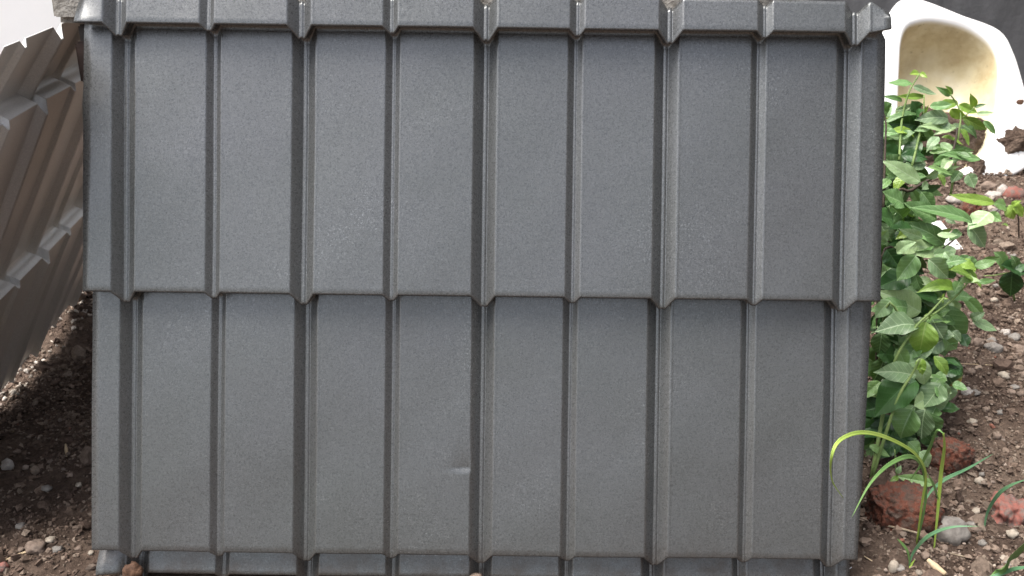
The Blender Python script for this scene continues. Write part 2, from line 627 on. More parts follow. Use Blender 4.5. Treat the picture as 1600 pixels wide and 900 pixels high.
def u_profile(u0=-.4013, u1=.3987):
    big, sml = groove_samples()
    pts = []
    for c, k in GROOVES:
        if c < u0 + .014 or c > u1 - .014: continue
        sh_ = big if k == 'b' else sml
        sh_ = [(sh_[0][0] - .0022, 0), (sh_[0][0] - .0006, 0)] + sh_ + [(sh_[-1][0] + .0006, 0), (sh_[-1][0] + .0022, 0)]
        for du, h in [(a_, b_ * .78) for a_, b_ in sh_]:
            pts.append((c + du, h, k))
    us = [p[0] for p in pts]
    allp = list(pts)
    # pan points
    edges = [u0] + us + [u1]
    for a, b in zip(edges[:-1], edges[1:]):
        if b - a > .015:
            n = max(2, int((b - a) / (.0018 if abs(a + .05) < .04 and a < -.05 else .0075)))
            for i in range(1, n): allp.append((a + (b - a) * i / n, 0, 'p'))
    allp.append((u0, 0, 'p')); allp.append((u1, 0, 'p'))
    allp.sort()
    return allp


def ext_of(h, k):
    t = -min(h, 0) / (DB if k == 'b' else DS) / .78
    t = min(1, t * 1.02)
    return (.0118 if k == 'b' else .0062) * (t ** .9)


def build_sheet(to_world, rows, prof, mods=None, undercut=True):
    """rows: (v_top, v_lip, n_top, n_lip); one continuous pressed sheet, each row ending in a step"""
    V = []
    nu = len(prof)
    lines = []
    for ri, (vt, vl, n0, n1) in enumerate(rows):
        if ri: vt -= .0028
        L = vt - vl
        ts = [0, .003, .008, .016, .03, .05, .08] + list(np.arange(.11, .92, .035)) + [.95, .975, .988]
        ts = [t * 1.0 for t in ts]
        vs = []
        for t in ts:
            d = t * L
            if d < L - .004: vs.append((d, n0 + (n1 - n0) * (d / L)))
        if L < .06:
            vs = [(L * q, n0 + (n1 - n0) * q) for q in (0, .12, .25, .4, .55, .7, .84)]
        if ri == 2:
            vs = sorted(set(vs + [(d, n0 + (n1 - n0) * d / L) for d in np.arange(.15, .20, .0013)]))
        for d, n in vs:
            lines.append((vt - d, n, 0, ri))
        lines.append((vl + .0012, n1, 0, ri)); lines.append((vl + .0004, n1 - .0002, 0, ri)); lines.append((vl, n1 - .0008, 0, ri))
        if ri < len(rows) - 1 and not undercut:
            for q in (.97, .5, .03):
                lines.append((vl - .0004 - .0018 * (1 - q), n1 * q, 0, ri))
        elif ri < len(rows) - 1:
            lines.append((vl + .0035, n1 * .7, 0, ri))
            lines.append((vl + .0060, n1 * .35, 0, ri))
            lines.append((vl + .0045, .002, 0, ri))
            lines.append((vl + .0005, -.0006, 0, ri))
    for (v, n, _, ri) in lines:
        for (u, h, k) in prof:
            vv = v - ext_of(h, k)
            nn = n + h
            if mods: u2, vv, nn = mods(u, vv, nn, ri)
            else: u2 = u
            V.append(to_world(u2, vv, nn))
    return V, grid_faces(nu, len(lines))


# main charcoal sheet: frame from where it leans against the brick wall
DELTA = math.radians(5.2)
ROLL = math.radians(.75)
Rv, Uv = Vector((1, 0, 0)), c2w(0, math.cos(DELTA), -math.sin(DELTA))
Nv = c2w(0, -math.sin(DELTA), -math.cos(DELTA))
Ra = Rv * math.cos(ROLL) - Uv * math.sin(ROLL)
Ua = Uv * math.cos(ROLL) + Rv * math.sin(ROLL)
z1 = .8539
LIP1 = CAM + c2w((755 - 800) / FPX * z1, (450 - 462.5) / FPX * z1, z1)
ORG = LIP1 - Nv * STEP


def main_tw(u, v, n):
    return ORG + Ra * u + Ua * v + Nv * n


LFS = None


def sn(x, y, s):
    return .5 * math.sin(x * 2.1 + 1.3 * s + 1.7 * math.sin(y * 1.1 + s)) + .5 * math.sin(y * 2.7 - x * .9 + 2.1 * s + math.sin(x * 1.7))


def main_mods(u, v, n, ri):
    # oil-canning, dents and bent corners of a used sheet
    n += .0013 * sn(u * 9, v * 7, 3.3) * .9
    n += .00025 * sn(u * 31, v * 22, 8.1)
    # dent beside the middle groove low on the sheet
    du, dv = u + .0165, v + .1795
    if -.06 < du < .0045 and abs(dv) < .05:
        f = math.exp(-(du / .013) ** 2)
        g_ = math.exp(-dv / .016) if dv > 0 else max(0, 1 + dv / .005)
        n -= .0017 * f * g_
    # soft crease on the left flange
    if u < -.37:
        n += .002 * math.exp(-((v - .185) / .012) ** 2) * (-.37 - u) / .03
    # top left corner curls back, top edge droops to the right
    if ri == 0:
        if u < -.375:
            k = (-.375 - u) / .026
            v -= .013 * k * k * max(0, (v - .268) / .026)
            n -= .010 * k * max(0, (v - .262) / .03)
        v -= max(0, (v - .268)) * .30 * (u + .4)
        if u > .377:                    # right corner folded out and clipped
            k = (u - .377) / .022
            v -= .012 * k * max(0, (v - .262) / .03)
            n += .004 * k
            u -= .005 * k
            v += .004 * k * (1 if v < .275 else 0)
    # narrower hem towards the foot (cut slightly out of square)
    if ri >= 2:
        t = max(0, (.0 - v) / .27)
        if u > .379: u -= .010 * t * (u - .379) / .0197
    if ri == 3:
        if u < -.375:                   # left flap bent forward
            n += .007 * min(1, (-.22 - v - .05) / .02 if v < -.27 else 0) * (-.365 - u) / .03
    u += 0
    return u, v, n


prof = u_profile()
L0, L1, L2 = .2633, 0.0, -.2686
rows = [(L0 + .037, L0, .017, STEP), (L0, L1, 0, STEP), (L1, L2, 0, STEP), (L2, L2 - .030, .001, .006)]
V, F = build_sheet(main_tw, rows, prof, main_mods)
sheet = empty('roofing_sheet', main_tw(0, L2 - .025, 0))
tag(sheet, 'large dark charcoal grey tile profile metal roofing sheet leaning against the low brick wall', 'roofing sheet')
sm = mesh('sheet_metal', V, F, M_SHEET)
so_ = child('sheet_metal', sm, sheet)
md = so_.modifiers.new('thickness', 'SOLIDIFY'); md.thickness = .0008; md.offset = -1


def tube(pts, r, sides=6, closed=False):
    pts = [Vector(p) for p in pts]
    n = len(pts)
    rr = r if isinstance(r, (list, tuple)) else [r] * n
    V = []
    up = Vector((.3, -.8, .5))
    for i, p in enumerate(pts):
        a = pts[(i - 1) % n] if (closed or i > 0) else p
        b = pts[(i + 1) % n] if (closed or i < n - 1) else p
        t = (b - a).normalized()
        s = t.cross(up).normalized(); q = s.cross(t)
        for k in range(sides):
            an = 2 * math.pi * k / sides
            V.append(p + (s * math.cos(an) + q * math.sin(an)) * rr[i])
    F = grid_faces(sides, n, True)
    if closed:
        o_ = (n - 1) * sides
        F += [(o_ + k, o_ + (k + 1) % sides, (k + 1) % sides, k) for k in range(sides)]
    else:
        F += [tuple(range(sides))[::-1], tuple(range((n - 1) * sides, n * sides))]
    return V, F


def smooth_pts(P, n=8):
    P = [Vector(p) for p in P]
    if len(P) < 3: return P
    out = []
    Q = [P[0] * 2 - P[1]] + P + [P[-1] * 2 - P[-2]]
    for i in range(1, len(Q) - 2):
        p0, p1, p2, p3 = Q[i - 1:i + 3]
        for k in range(n):
            t = k / n
            out.append(.5 * ((2 * p1) + (p2 - p0) * t + (2 * p0 - 5 * p1 + 4 * p2 - p3) * t * t + (3 * p1 - p0 - 3 * p2 + p3) * t ** 3))
    out.append(P[-1])
    return out


def main_px(px, py, n):               # point of the main sheet at height n seen at px,py
    o_ = main_tw(0, 0, n)
    return onplane(px, py, o_, Nv)


# scratched ring and tick on the top row, as on the real sheet
ring = [main_px(1250 + 7.5 * math.cos(a), 28 + 4 * math.sin(a + .4), STEP - .0012) for a in np.linspace(0, 2 * math.pi, 22, endpoint=False)]
V, F = tube(ring, .00030, 5, True)
tag(child('ring_mark', mesh('ring_mark', V, F, M_MARK), sheet), 'small pale scratched ring')
tick = smooth_pts([main_px(a, b, STEP - .0008) for a, b in ((218, 17), (224, 20), (229, 25), (234, 20), (241, 17))], 4)
V, F = tube(tick, .00045, 5)
tag(child('tick_mark', mesh('tick_mark', V, F, M_SHEET), sheet), 'raised tick shaped scuff')
scr = [main_px(a, b, .0035) for a, b in ((1318, 897), (1324, 891), (1331, 886))]
V, F = tube(scr, .0004, 5)
tag(child('scratch', mesh('scratch', V, F, M_MARK), sheet), 'pale scratch at the lower right corner')
# worn embossed lettering pressed into the lowest strip
strokes = [[(643, 886), (652, 873), (656, 869), (652, 878), (646, 886), (655, 887)],
           [(660, 879), (658, 886), (662, 884)],
           [(673, 879), (667, 882), (667, 887), (672, 886), (675, 878), (670, 892), (664, 891)],
           [(676, 884), (682, 874), (684, 871)], [(681, 876), (679, 886), (676, 890)],
           [(690, 872), (688, 884), (692, 886)], [(685, 877), (695, 875)],
           [(707, 877), (700, 878), (698, 884), (703, 886), (708, 877), (707, 885), (712, 884), (716, 879)]]
SV, SF = [], []
for st in strokes:
    P = smooth_pts([main_px(a, b, .0012) for a, b in st], 4)
    V, F = tube(P, .0008, 6)
    SF += [tuple(i + len(SV) for i in f) for f in F]; SV += V
e = child('embossed_lettering', mesh('embossed_lettering', SV, SF, M_SHEET), sheet)

# brown sheet, seen from its underside, leaning on the wall end (frame fitted to the photograph)
BO = Vector((-.5077, .8940, -.1182)) + CAM
p30 = Vector((-.76939317, 1.17228369, -.5815791)) + CAM
p20 = Vector((-.52880479, 1.07118182, -.1035731)) + CAM
p02 = Vector((-.73772589, .90655606, -.60344826)) + CAM
Wb = (p20 - BO).normalized()
Db = (p02 - BO).normalized()          # down the sheet
Db = (Db - Wb * Db.dot(Wb)).normalized()
Nb = Wb.cross(Db).normalized()
if Nb.x > 0: Nb = -Nb                  # outer face looks away from the camera
BASEU = -.3615 + .1815


def brown_tw(u, v, n):                 # grooves of the outer face show as ribs here
    return BO + Wb * (u - BASEU) - Db * (v - L0 + .010) * 1.01 + Nb * (n - STEP)


def brown_mods(u, v, n, ri):
    n += .0012 * sn(u * 8, v * 6, 13.3)
    return u, v, n


rows_b = [(L0 + .078, L0, .004, STEP), (L0, L1, 0, STEP), (L1, L2, 0, STEP)]
V, F = build_sheet(brown_tw, rows_b, u_profile(-.312, .42), brown_mods, False)
bs = empty('roofing_sheet', brown_tw(0, L2 - .03, 0))
tag(bs, 'brown metal roofing sheet at far left leaning sideways with its ribbed underside showing', 'roofing sheet')
bo = child('sheet_metal', mesh('sheet_metal', V, F, M_BROWN), bs)
md = bo.modifiers.new('thickness', 'SOLIDIFY'); md.thickness = .0012; md.offset = 1

# ------------------------------------------------------------------ white basin
BN = Vector((0, -math.cos(math.radians(34)), math.sin(math.radians(34))))
BOo = at(1490, 150, 1.98)
e1 = Vector((1, 0, 0)); e2 = Vector((0, math.sin(math.radians(34)), math.cos(math.radians(34))))
outer_px = [(1330, 130), (1352, 90), (1378, 42), (1398, 8), (1418, -3), (1450, 4), (1500, 24), (1560, 48), (1583, 85), (1600, 140), (1618, 200), (1618, 245), (1595, 268), (1560, 284), (1530, 300), (1490, 294), (1440, 284), (1385, 262), (1340, 220), (1325, 170)]
inner_px = [(1404, 165), (1406, 110), (1409, 65), (1418, 42), (1436, 34), (1458, 32), (1490, 37), (1520, 48), (1547, 68), (1560, 92), (1563, 120), (1559, 165), (1553, 205), (1538, 238), (1500, 266), (1455, 262), (1422, 240), (1408, 205)]


def toab(p):
    q = onplane(p[0], p[1], BOo, BN) - BOo
    return (q.dot(e1), q.dot(e2))


def polar(pts, n):
    c = Vector((0, 0)); ab = smooth_pts([Vector((a, b, 0)) for a, b in (toab(p) for p in pts)] + [Vector((*toab(pts[0]), 0))], 8)
    an = np.array([math.atan2(p.y, p.x) for p in ab[:-1]]); rd = np.array([math.hypot(p.x, p.y) for p in ab[:-1]])
    o_ = np.argsort(an); an, rd = an[o_], rd[o_]
    th = np.linspace(-math.pi, math.pi, n, endpoint=False)
    return th, np.interp(th, np.r_[an - 2 * math.pi, an, an + 2 * math.pi], np.r_[rd, rd, rd])


NB = 96
th, ro = polar(outer_px, NB)
_, ri_ = polar(inner_px, NB)
prof_b = []                            # (function of radius, depth)
for f_, d in ((('o', .86), .17), (('o', .93), .09), (('o', .975), .04), (('o', .99), .014), (('o', 1.0), .004), (('o', .995), -.003), (('o', .98), -.006), (('m', .5), -.004), (('i', 1.05), -.002), (('i', 1.01), .002), (('i', .98), .012), (('i', .95), .03), (('i', .9), .06), (('i', .82), .09), (('i', .68), .112), (('i', .5), .124), (('i', .3), .13), (('i', .12), .132), (('i', .001), .132)):
    prof_b.append((f_, d))
V = []
for (kind, k), d in prof_b:
    for j in range(NB):
        r = ro[j] * k if kind == 'o' else ri_[j] * k if kind == 'i' else (ro[j] + ri_[j]) / 2
        V.append(BOo + e1 * (r * math.cos(th[j])) + e2 * (r * math.sin(th[j])) - BN * d)
m, t, p = mat('stained_white_ceramic')
c = coord(t)
n1 = noise(t, c, 11, 5, .6)
r1 = ramp(t, [(.3, (.6, .5, .3)), (.5, (.74, .67, .44)), (.68, (.78, .73, .55))])
t.links.new(n1, r1.inputs[0])
att = t.nodes.new('ShaderNodeAttribute'); att.attribute_name = 'tint'
sp = noise(t, c, 90, 3, .6)
rs = ramp(t, [(.64, (0, 0, 0)), (.7, (1, 1, 1))]); t.links.new(sp, rs.inputs[0])
spx = t.nodes.new('ShaderNodeSeparateColor'); t.links.new(att.outputs['Color'], spx.inputs[0])
col = mixc(t, spx.outputs[0], (.86, .86, .85), r1.outputs[0])
tan_n = ramp(t, [(.35, (.30, .2, .1)), (.65, (.5, .4, .25))]); t.links.new(noise(t, c, 22, 5, .65), tan_n.inputs[0])
col = mixc(t, spx.outputs[1], col, tan_n.outputs[0])
dirt = math_(t, 'MULTIPLY', rs.outputs[0], spx.outputs[2])
col = mixc(t, dirt, col, (.12, .085, .06))
t.links.new(col, p.inputs['Base Color'])
p.inputs['Roughness'].default_value = .28
M_CER = m
bm_ = mesh('basin_shell', V, grid_faces(NB, len(prof_b), True), M_CER)
a = bm_.color_attributes.new('tint', 'FLOAT_COLOR', 'POINT')
tc = []
for (kind, k), d in prof_b:
    for j in range(NB):
        up_ = math.sin(th[j]); lf = -math.cos(th[j])
        inn = 1.0 if kind == 'i' and k < 1.0 else 0.0
        rad = k if kind == 'i' else 1
        b2 = up_ * rad
        tan = inn * max(0, min(1, (b2 - .25) * .8 + .15)) * .75 + inn * max(0, lf * rad * .45)
        tan += .8 if (kind == 'o' and k < .98 and up_ < .2) else 0
        low = max(0, -b2 + .1)
        dd = inn * min(1, .25 + max(0, lf * rad) + low) + (0 if inn else .5 * (1 if (up_ < -.45) else .05))
        tc += [inn, min(1, tan), min(1, dd), 1]
a.data.foreach_set('color', tc)
basin = empty('basin', (BOo.x, 1.85, gz(BOo.x, 1.85)))
tag(basin, 'broken white ceramic basin with tan stained bowl tilted in the soil before the grey wall', 'basin')
child('basin_shell', bm_, basin)


def lump(name, center, size, mat_, seed, base=ICO3, amp=.25, fr=2.2, rot=0, tilt=0, label=None, cat=None, group=None, flatten=None, parent=None, tint=None):
    bv, bf = base
    n = fbm(bv[:, 0] * fr + seed, bv[:, 1] * fr + seed * 1.7, bv[:, 2] * fr, 3)
    V = bv * (1 + amp * n)[:, None]
    if flatten:                         # squarish broken brick
        V = np.sign(V) * np.abs(V) ** flatten
    if len(bv) > 2000 and flatten:                  # crumbly surface
        V = V * (1 + .10 * fbm(V[:, 0] * 7 + seed, V[:, 1] * 7, V[:, 2] * 7, 4, .65) - .05 * np.abs(vnoise(V[:, 0] * 16, V[:, 1] * 16, V[:, 2] * 16)))[:, None]
    V = V * np.array(size)[None]
    Rm = np.array((Matrix.Rotation(rot, 3, 'Z') @ Matrix.Rotation(tilt, 3, 'Y')))
    V = V @ Rm.T
    m = np_mesh(name, V, bf, mat_)
    if tint is not None:
        a = m.color_attributes.new('tint', 'FLOAT_COLOR', 'POINT')
        a.data.foreach_set('color', list((*tint, 1)) * len(V))
    o = bpy.data.objects.new(name, m)
    link(o)
    o.location = center
    if parent:
        o.parent = parent; o.location = Vector(center) - parent.location
    tag(o, label, cat, group)
    return o


def onbasin(px, py, d=0):
    return onplane(px, py, BOo - BN * d, BN)


def crust(c, rx, ry, h, seed, n=60, NC=110):   # soil caked onto the tilted basin
    V = []
    RR, AA = np.meshgrid(np.arange(n) / (n - 1), 2 * np.pi * np.arange(NC) / NC, indexing='ij')
    CN = fbm((rx * RR * np.cos(AA)).ravel() * 45, (ry * RR * np.sin(AA)).ravel() * 45, seed, 5, .62)
    ON = .25 * fbm(np.cos(AA[0]) * 1.6 + seed, np.sin(AA[0]) * 1.6, seed, 4, .6)
    for j in range(n):
        for i in range(NC):
            r = j / (n - 1); an = 2 * math.pi * i / NC
            rr_ = 1 + float(ON[i])
            a, b = rx * r * rr_ * math.cos(an), ry * r * rr_ * math.sin(an)
            hh = h * (1 - r ** 2.2) + .007 * CN[j * NC + i] * (1 if r < .97 else .3) - .006 * r
            V.append(Vector(c) + e1 * a + e2 * b + BN * hh)
    return V, grid_faces(NC, n, True)


V, F = crust(onbasin(1484, 222, .055), .118, .085, .05, 3.0)
o = obj('soil_heap', V, F, M_SOIL, loc=onbasin(1484, 222, .055)); tag(o, 'brown soil heaped in the bottom of the white basin', 'soil')
V, F = crust(onbasin(1592, 222, 0), .05, .042, .024, 5.0)
o = obj('soil_heap', V, F, M_SOIL, loc=onbasin(1592, 222, 0)); tag(o, 'brown soil caked on the right rim of the white basin', 'soil')
V, F = crust(onbasin(1530, 262, -.003), .022, .03, .008, 8.0)
o = obj('soil_heap', V, F, M_SOIL, loc=onbasin(1530, 262, 0)); tag(o, 'small patch of soil on the lower rim of the white basin', 'soil')
lump('dirt_spot', onbasin(1594, 161, -.004), (.009, .004, .008), M_RUST, 4, ICO2, label='small dark dirt lump stuck on the upper right rim of the basin', cat='dirt')


# ------------------------------------------------------------------ stones, bricks, debris
def stone(px, py, sx, sy, mat_, seed, name, label, cat, hz=.6, sink=.35, group=None, **kw):
    p = on_ground(px, py + sy * .35)
    dist = (p - CAM).length
    s = dist / FPX
    size = (sx / 2 * s, sx / 2 * s * .85, sy / 2 * s * 1.15)
    return lump(name, (p.x, p.y + size[1] * .3, gz(p.x, p.y) + size[2] * (1 - 2 * sink) * .8), size, mat_, seed, label=label, cat=cat, group=group, **kw)


stone(1416, 797, 88, 56, M_BRICK, 2, 'brick_fragment', 'large crumbling red brown brick lump right of the grey sheet below the grass leaves', 'brick', flatten=.6, base=ICO5, amp=.13)
stone(1488, 712, 54, 38, M_BRICK, 5, 'brick_fragment', 'reddish brick lump half buried behind the bent grass blade', 'brick', flatten=.65, base=ICO5, amp=.15, rot=.5, tilt=.2)
stone(1584, 800, 58, 38, M_PINK, 9, 'stone', 'pinkish red stone at the right edge of the photo', 'stone', amp=.3, rot=.4, base=ICO5)
stone(1488, 828, 44, 40, M_GREYST, 12, 'stone', 'rounded grey stone next to the large red brown brick lump', 'stone', amp=.2)
stone(1396, 886, 14, 18, M_PEB, 14, 'pebble', 'smooth cream pebble near the bottom edge right of the grey sheet', 'pebble', amp=.08)
stone(1434, 822, 16, 12, M_TAN, 15, 'pebble', 'small tan pebble in front of the large red brick lump', 'pebble')
stone(1411, 762, 14, 9, M_TAN, 16, 'pebble', 'small brown pebble lying on top of the large brick lump', 'pebble', sink=-.6)
stone(1586, 302, 34, 20, M_PINK, 18, 'brick_fragment', 'pinkish brick piece just below the white basin at the right edge', 'brick', amp=.2)
stone(1516, 330, 26, 34, M_BRICK, 20, 'brick_fragment', 'small brown brick piece behind the heart shaped leaves', 'brick', flatten=.85, base=ICO5)
stone(1567, 297, 15, 15, M_CHALK, 22, 'chalky_lump', 'white chalky lump beside the pinkish brick piece', 'stone')
stone(1553, 306, 22, 12, M_CHALK, 24, 'chalky_lump', 'flat white chalky lump below the basin corner', 'stone')
stone(1494, 312, 22, 14, M_CHALK, 26, 'chalky_lump', 'white chalky lump under the front rim of the basin', 'stone')
stone(1545, 290, 20, 12, M_TAN, 27, 'stone', 'tan stone in the shade under the basin rim', 'stone')
stone(1470, 818, 10, 8, M_TAN, 29, 'pebble', 'tiny tan pebble left of the rounded grey stone', 'pebble')
stone(1528, 536, 16, 12, M_TAN, 31, 'pebble', 'tan pebble on the soil right of the big round leaves', 'pebble')
stone(1572, 520, 14, 10, M_CHALK, 33, 'pebble', 'off white pebble on bare soil near the right edge mid height', 'pebble')
stone(1555, 545, 20, 13, M_GREYST, 35, 'stone', 'grey brown stone on bare soil below the pointed leaf', 'stone')
stone(1592, 545, 18, 14, M_TAN, 37, 'stone', 'tan stone at the right edge mid height', 'stone')
stone(1512, 612, 14, 11, M_CHALK, 39, 'pebble', 'pale pebble just right of the yellow tipped leaf', 'pebble')
stone(11, 727, 16, 17, M_CHALK, 41, 'chalky_lump', 'white lump on the dark soil at the left edge', 'stone')
stone(56, 859, 26, 16, M_TAN, 43, 'stone', 'tan stone on the soil at the lower left', 'stone')
stone(79, 845, 14, 10, M_PEB, 45, 'pebble', 'cream pebble on the soil at the lower left', 'pebble')
stone(4, 886, 14, 12, M_PINK, 47, 'stone', 'dark red stone in the bottom left corner', 'stone')
stone(142, 864, 8, 6, M_PEB, 48, 'pebble', 'tiny cream pebble under the lower left corner of the grey sheet', 'pebble')
lump('rusty_clod', main_px(208, 893, .012), (.010, .008, .011), M_RUST, 50, label='rust coloured clod at the foot of the left groove of the grey sheet', cat='clod')
rr = random.Random(3)
lump('clod', main_px(744, 902, .012), (.007, .005, .004), M_TAN, 60, ICO2, label='small tan clod under the grey sheet just left of its middle groove', cat='clod')

KINDS = [(M_TAN, 'tan'), (M_GREYST, 'grey'), (M_TAN, 'light brown'), (M_PEB, 'pale tan'), (M_GREYST, 'dull grey'), (M_TAN, 'tan')]
SHAPES = ('angular', 'rounded', 'flat', 'lumpy', 'chipped', 'oval', 'pointed')


def zone_right(px, py):
    v = ('beside the basin foot' if py < 400 else 'level with the dark seedling' if py < 480 else 'level with the broad rounded leaves' if py < 610
         else 'level with the half buried brick' if py < 740 else 'level with the pinkish red stone' if py < 830 else 'near the bottom edge')
    h = 'close to the plants' if px < 1500 else 'midway out on the bare soil' if px < 1560 else 'by the right edge'
    return h + ' ' + v


def zone_left(px, py):
    v = 'deep in shade' if py < 730 else 'on the mid brown soil' if py < 820 else 'near the bottom edge'
    h = 'by the left edge' if px < 45 else 'midway to the grey sheet' if px < 90 else 'close to the grey sheet'
    return v + ' ' + h


SEEN = {}


def uniq(lb, s):
    k_ = SEEN.get(lb, 0); SEEN[lb] = k_ + 1
    return lb if k_ == 0 else ('farther ' if k_ == 1 else 'third ') + lb


n = 0
while n < 62:
    px, py = rr.uniform(1375, 1600), rr.uniform(310, 895)
    if px < 1540 and py < 520: continue
    if px < 1500 and py < 700: continue
    if 1350 < px < 1475 and 740 < py < 840: continue
    s = rr.uniform(7, 12)
    mt, cn = KINDS[n % 6]
    fl = SHAPES[n % 7]
    stone(px, py, s * rr.uniform(1, 1.4), s * (.55 if fl == 'flat' else .8), mt, 100 + n, 'pebble', uniq('%s %s pebble %s' % (fl, cn, zone_right(px, py)), s), 'pebble', group='pebbles on the soil right of the sheet', base=ICO2, amp=.45)
    n += 1
for n in range(9):
    px, py = rr.uniform(2, 128), rr.uniform(640, 895)
    s = rr.uniform(6, 11)
    mt, cn = KINDS[n % 6]
    fl = SHAPES[n % 7]
    stone(px, py, s * 1.3, s * (.55 if fl == 'flat' else .8), mt, 200 + n, 'pebble', '%s %s pebble %s' % (fl, cn, zone_left(px, py)), 'pebble', group='pebbles on the soil left of the sheet', base=ICO2, amp=.45)


def stick(pts, r, mat_, name, label, cat):
    P = [on_ground(a, b) + Vector((0, 0, r * 1.2)) for a, b in pts]
    P = smooth_pts(P, 4)
    n_ = len(P)
    V, F = tube(P, [r * (1 - .45 * abs(2 * i / (n_ - 1) - 1)) for i in range(n_)], 6)
    tag(obj(name, V, F, mat_, loc=P[0]), label, cat)


stick([(1372, 821), (1405, 828), (1445, 838)], .0016, M_TWIG, 'twig', 'long dry twig in front of the large brick lump', 'twig')
stick([(1378, 818), (1420, 824), (1440, 832)], .001, M_TWIG, 'twig', 'thin dry twig just behind the long one by the brick lump', 'twig')
stick([(1350, 871), (1368, 882)], .0013, M_STRAW, 'twig', 'short straw coloured twig beside the lower right corner of the grey sheet', 'twig')
stick([(1362, 868), (1378, 880)], .0009, M_TWIG, 'twig', 'short brown twig just right of the straw coloured twig', 'twig')
stick([(1448, 880), (1461, 892), (1476, 903)], .0042, M_STRAW, 'stick', 'thick straw coloured broken stick at the bottom edge right', 'stick')
stick([(1470, 862), (1510, 872), (1540, 880)], .0009, M_TWIG, 'twig', 'curved thin twig below the rounded grey stone', 'twig')
stick([(1500, 569), (1545, 571), (1575, 573)], .0007, M_STRAW, 'twig', 'thin straw lying on bare soil beside the round leaves', 'twig')
stick([(1560, 575), (1600, 572)], .0018, M_TWIG, 'stick', 'dry tan stick at the right edge mid height', 'stick')
stick([(10, 877), (30, 869), (60, 858)], .0016, M_STRAW, 'twig', 'pale dry twig at the lower left', 'twig')
stick([(103, 697), (104, 706), (106, 716)], .0024, M_STRAW, 'dry_leaf', 'narrow yellowish dry leaf on the dark soil left of the grey sheet', 'leaf')
stick([(1430, 362), (1455, 352), (1482, 342)], .0012, M_TWIG, 'twig', 'brown twig lying across the soil beside the white shard', 'twig')

# white shard of broken ceramic under the leaves
P = [(1420, 346), (1470, 345), (1482, 360), (1492, 372), (1505, 389), (1478, 390), (1440, 386)]
base = on_ground(1465, 385)
shn = Vector((.1, -.75, .65)).normalized()
tp = [onplane(a, b, base + Vector((0, 0, .008)), shn) for a, b in P]
V = tp + [q - shn * .006 for q in tp]
k = len(P)
F = [tuple(range(k)), tuple(range(2 * k - 1, k - 1, -1))] + [(i, i + k, (i + 1) % k + k, (i + 1) % k) for i in range(k)]
tag(obj('ceramic_shard', V, F, M_PALE, smooth=False, loc=base), 'flat white ceramic shard under the leaves below the basin', 'shard')


# ------------------------------------------------------------------ leaves
def leaf_mesh(name, width, curl, fold, mat_, pucker=.03, wav=.06, seed=0, nl=22, nw=12):
    """unit length along +X, normal +Z"""
    V, UV = [], []
    tw = random.uniform(-.5, .5)
    side = random.uniform(-.12, .12)
    for i in range(nl + 1):
        s = i / nl
        wv = width * .5 * (math.sin(math.pi * min(1, s ** .75)) ** .85)
        if s > .8: wv *= 1 - .45 * ((s - .8) / .2)
        z0 = -curl * s * s + .05 * math.sin(s * 5 + seed)
        for j in range(nw + 1):
            t_ = (j / nw) * 2 - 1
            at_ = abs(t_)
            y = wv * t_ * (1 - .12 * fold)
            z = z0 + fold * abs(y) * (1 - .35 * at_) + tw * s * y
            z += wav * wv * 2 * at_ ** 2 * (math.sin(s * 9 + seed + (0 if t_ > 0 else 2.1)) + .5 * math.sin(s * 21 + seed * 2 + (0 if t_ > 0 else .9)))
            q = math.cos(s * 38 - at_ * width * 16)
            z += pucker * .35 * q * min(1, at_ * 4) * (1 - at_ * .6) * wv * 2
            V.append((s * (1 - .25 * curl * s), y + side * s * s, z)); UV.append((s, .5 + .5 * t_ * (wv / (width * .5 + 1e-6))))
    m = mesh(name, V, grid_faces(nw + 1, nl + 1), mat_)
    uv = m.uv_layers.new(name='uv')
    for l in m.loops: uv.data[l.index].uv = UV[l.vertex_index]
    return m


LM = {}


def get_leaf(kind, wr):
    key = (kind, round(wr * 8) / 8, random.randrange(5))
    if key not in LM:
        mt = {'m': L_MID, 'd': L_DARK, 'p': L_PALE, 'b': L_BRIGHT, 'y': L_YTIP}[kind]
        LM[key] = leaf_mesh('leaf', key[1], random.uniform(.02, .5), random.uniform(.1, .75), mt, seed=random.uniform(0, 6))
    return LM[key]


def put_leaf(parent, base, tip, wr, kind, nrm=None, jit=.25):
    base, tip = Vector(base), Vector(tip)
    a = (tip - base); L = a.length; a.normalize()
    mid = (base + tip) / 2
    if nrm is None:
        nrm = (CAM - mid).normalized() + Vector((0, 0, .55))
    nrm = nrm + Vector((random.uniform(-jit, jit), random.uniform(-jit, jit), random.uniform(-jit, jit)))
    nrm = (nrm - a * nrm.dot(a)).normalized()
    b = nrm.cross(a)
    o = bpy.data.objects.new('leaf', get_leaf(kind, wr))
    M = Matrix((a, b, nrm)).transposed().to_4x4()
    sc = Matrix.Diagonal((L, L, L, 1))
    link(o, parent)
    o.matrix_basis = Matrix.Translation(base - parent.location) @ M @ sc
    return o


def stem_part(parent, pts, r0, r1, mat_, name='stem'):
    P = smooth_pts(pts, 5)
    n_ = len(P)
    V, F = tube(P, [r0 + (r1 - r0) * i / (n_ - 1) for i in range(n_)], 6)
    child(name, mesh(name, V, F, mat_), parent)
    return P


def LY(py, off=0):
    return 1.2 - .27 * (py - 150) / 550 + off


def px_leaf(parent, bx, by, tx, ty, wpx, kind, off=0, toff=None, jit=.4):
    L = math.hypot(tx - bx, ty - by)
    toff = off - .012 if toff is None else toff
    b_, t_ = at(bx, by, LY(by, off)), at(tx, ty, LY(by, toff))
    put_leaf(parent, b_, t_, max(.2, min(1.0, wpx / L)), kind, jit=jit)


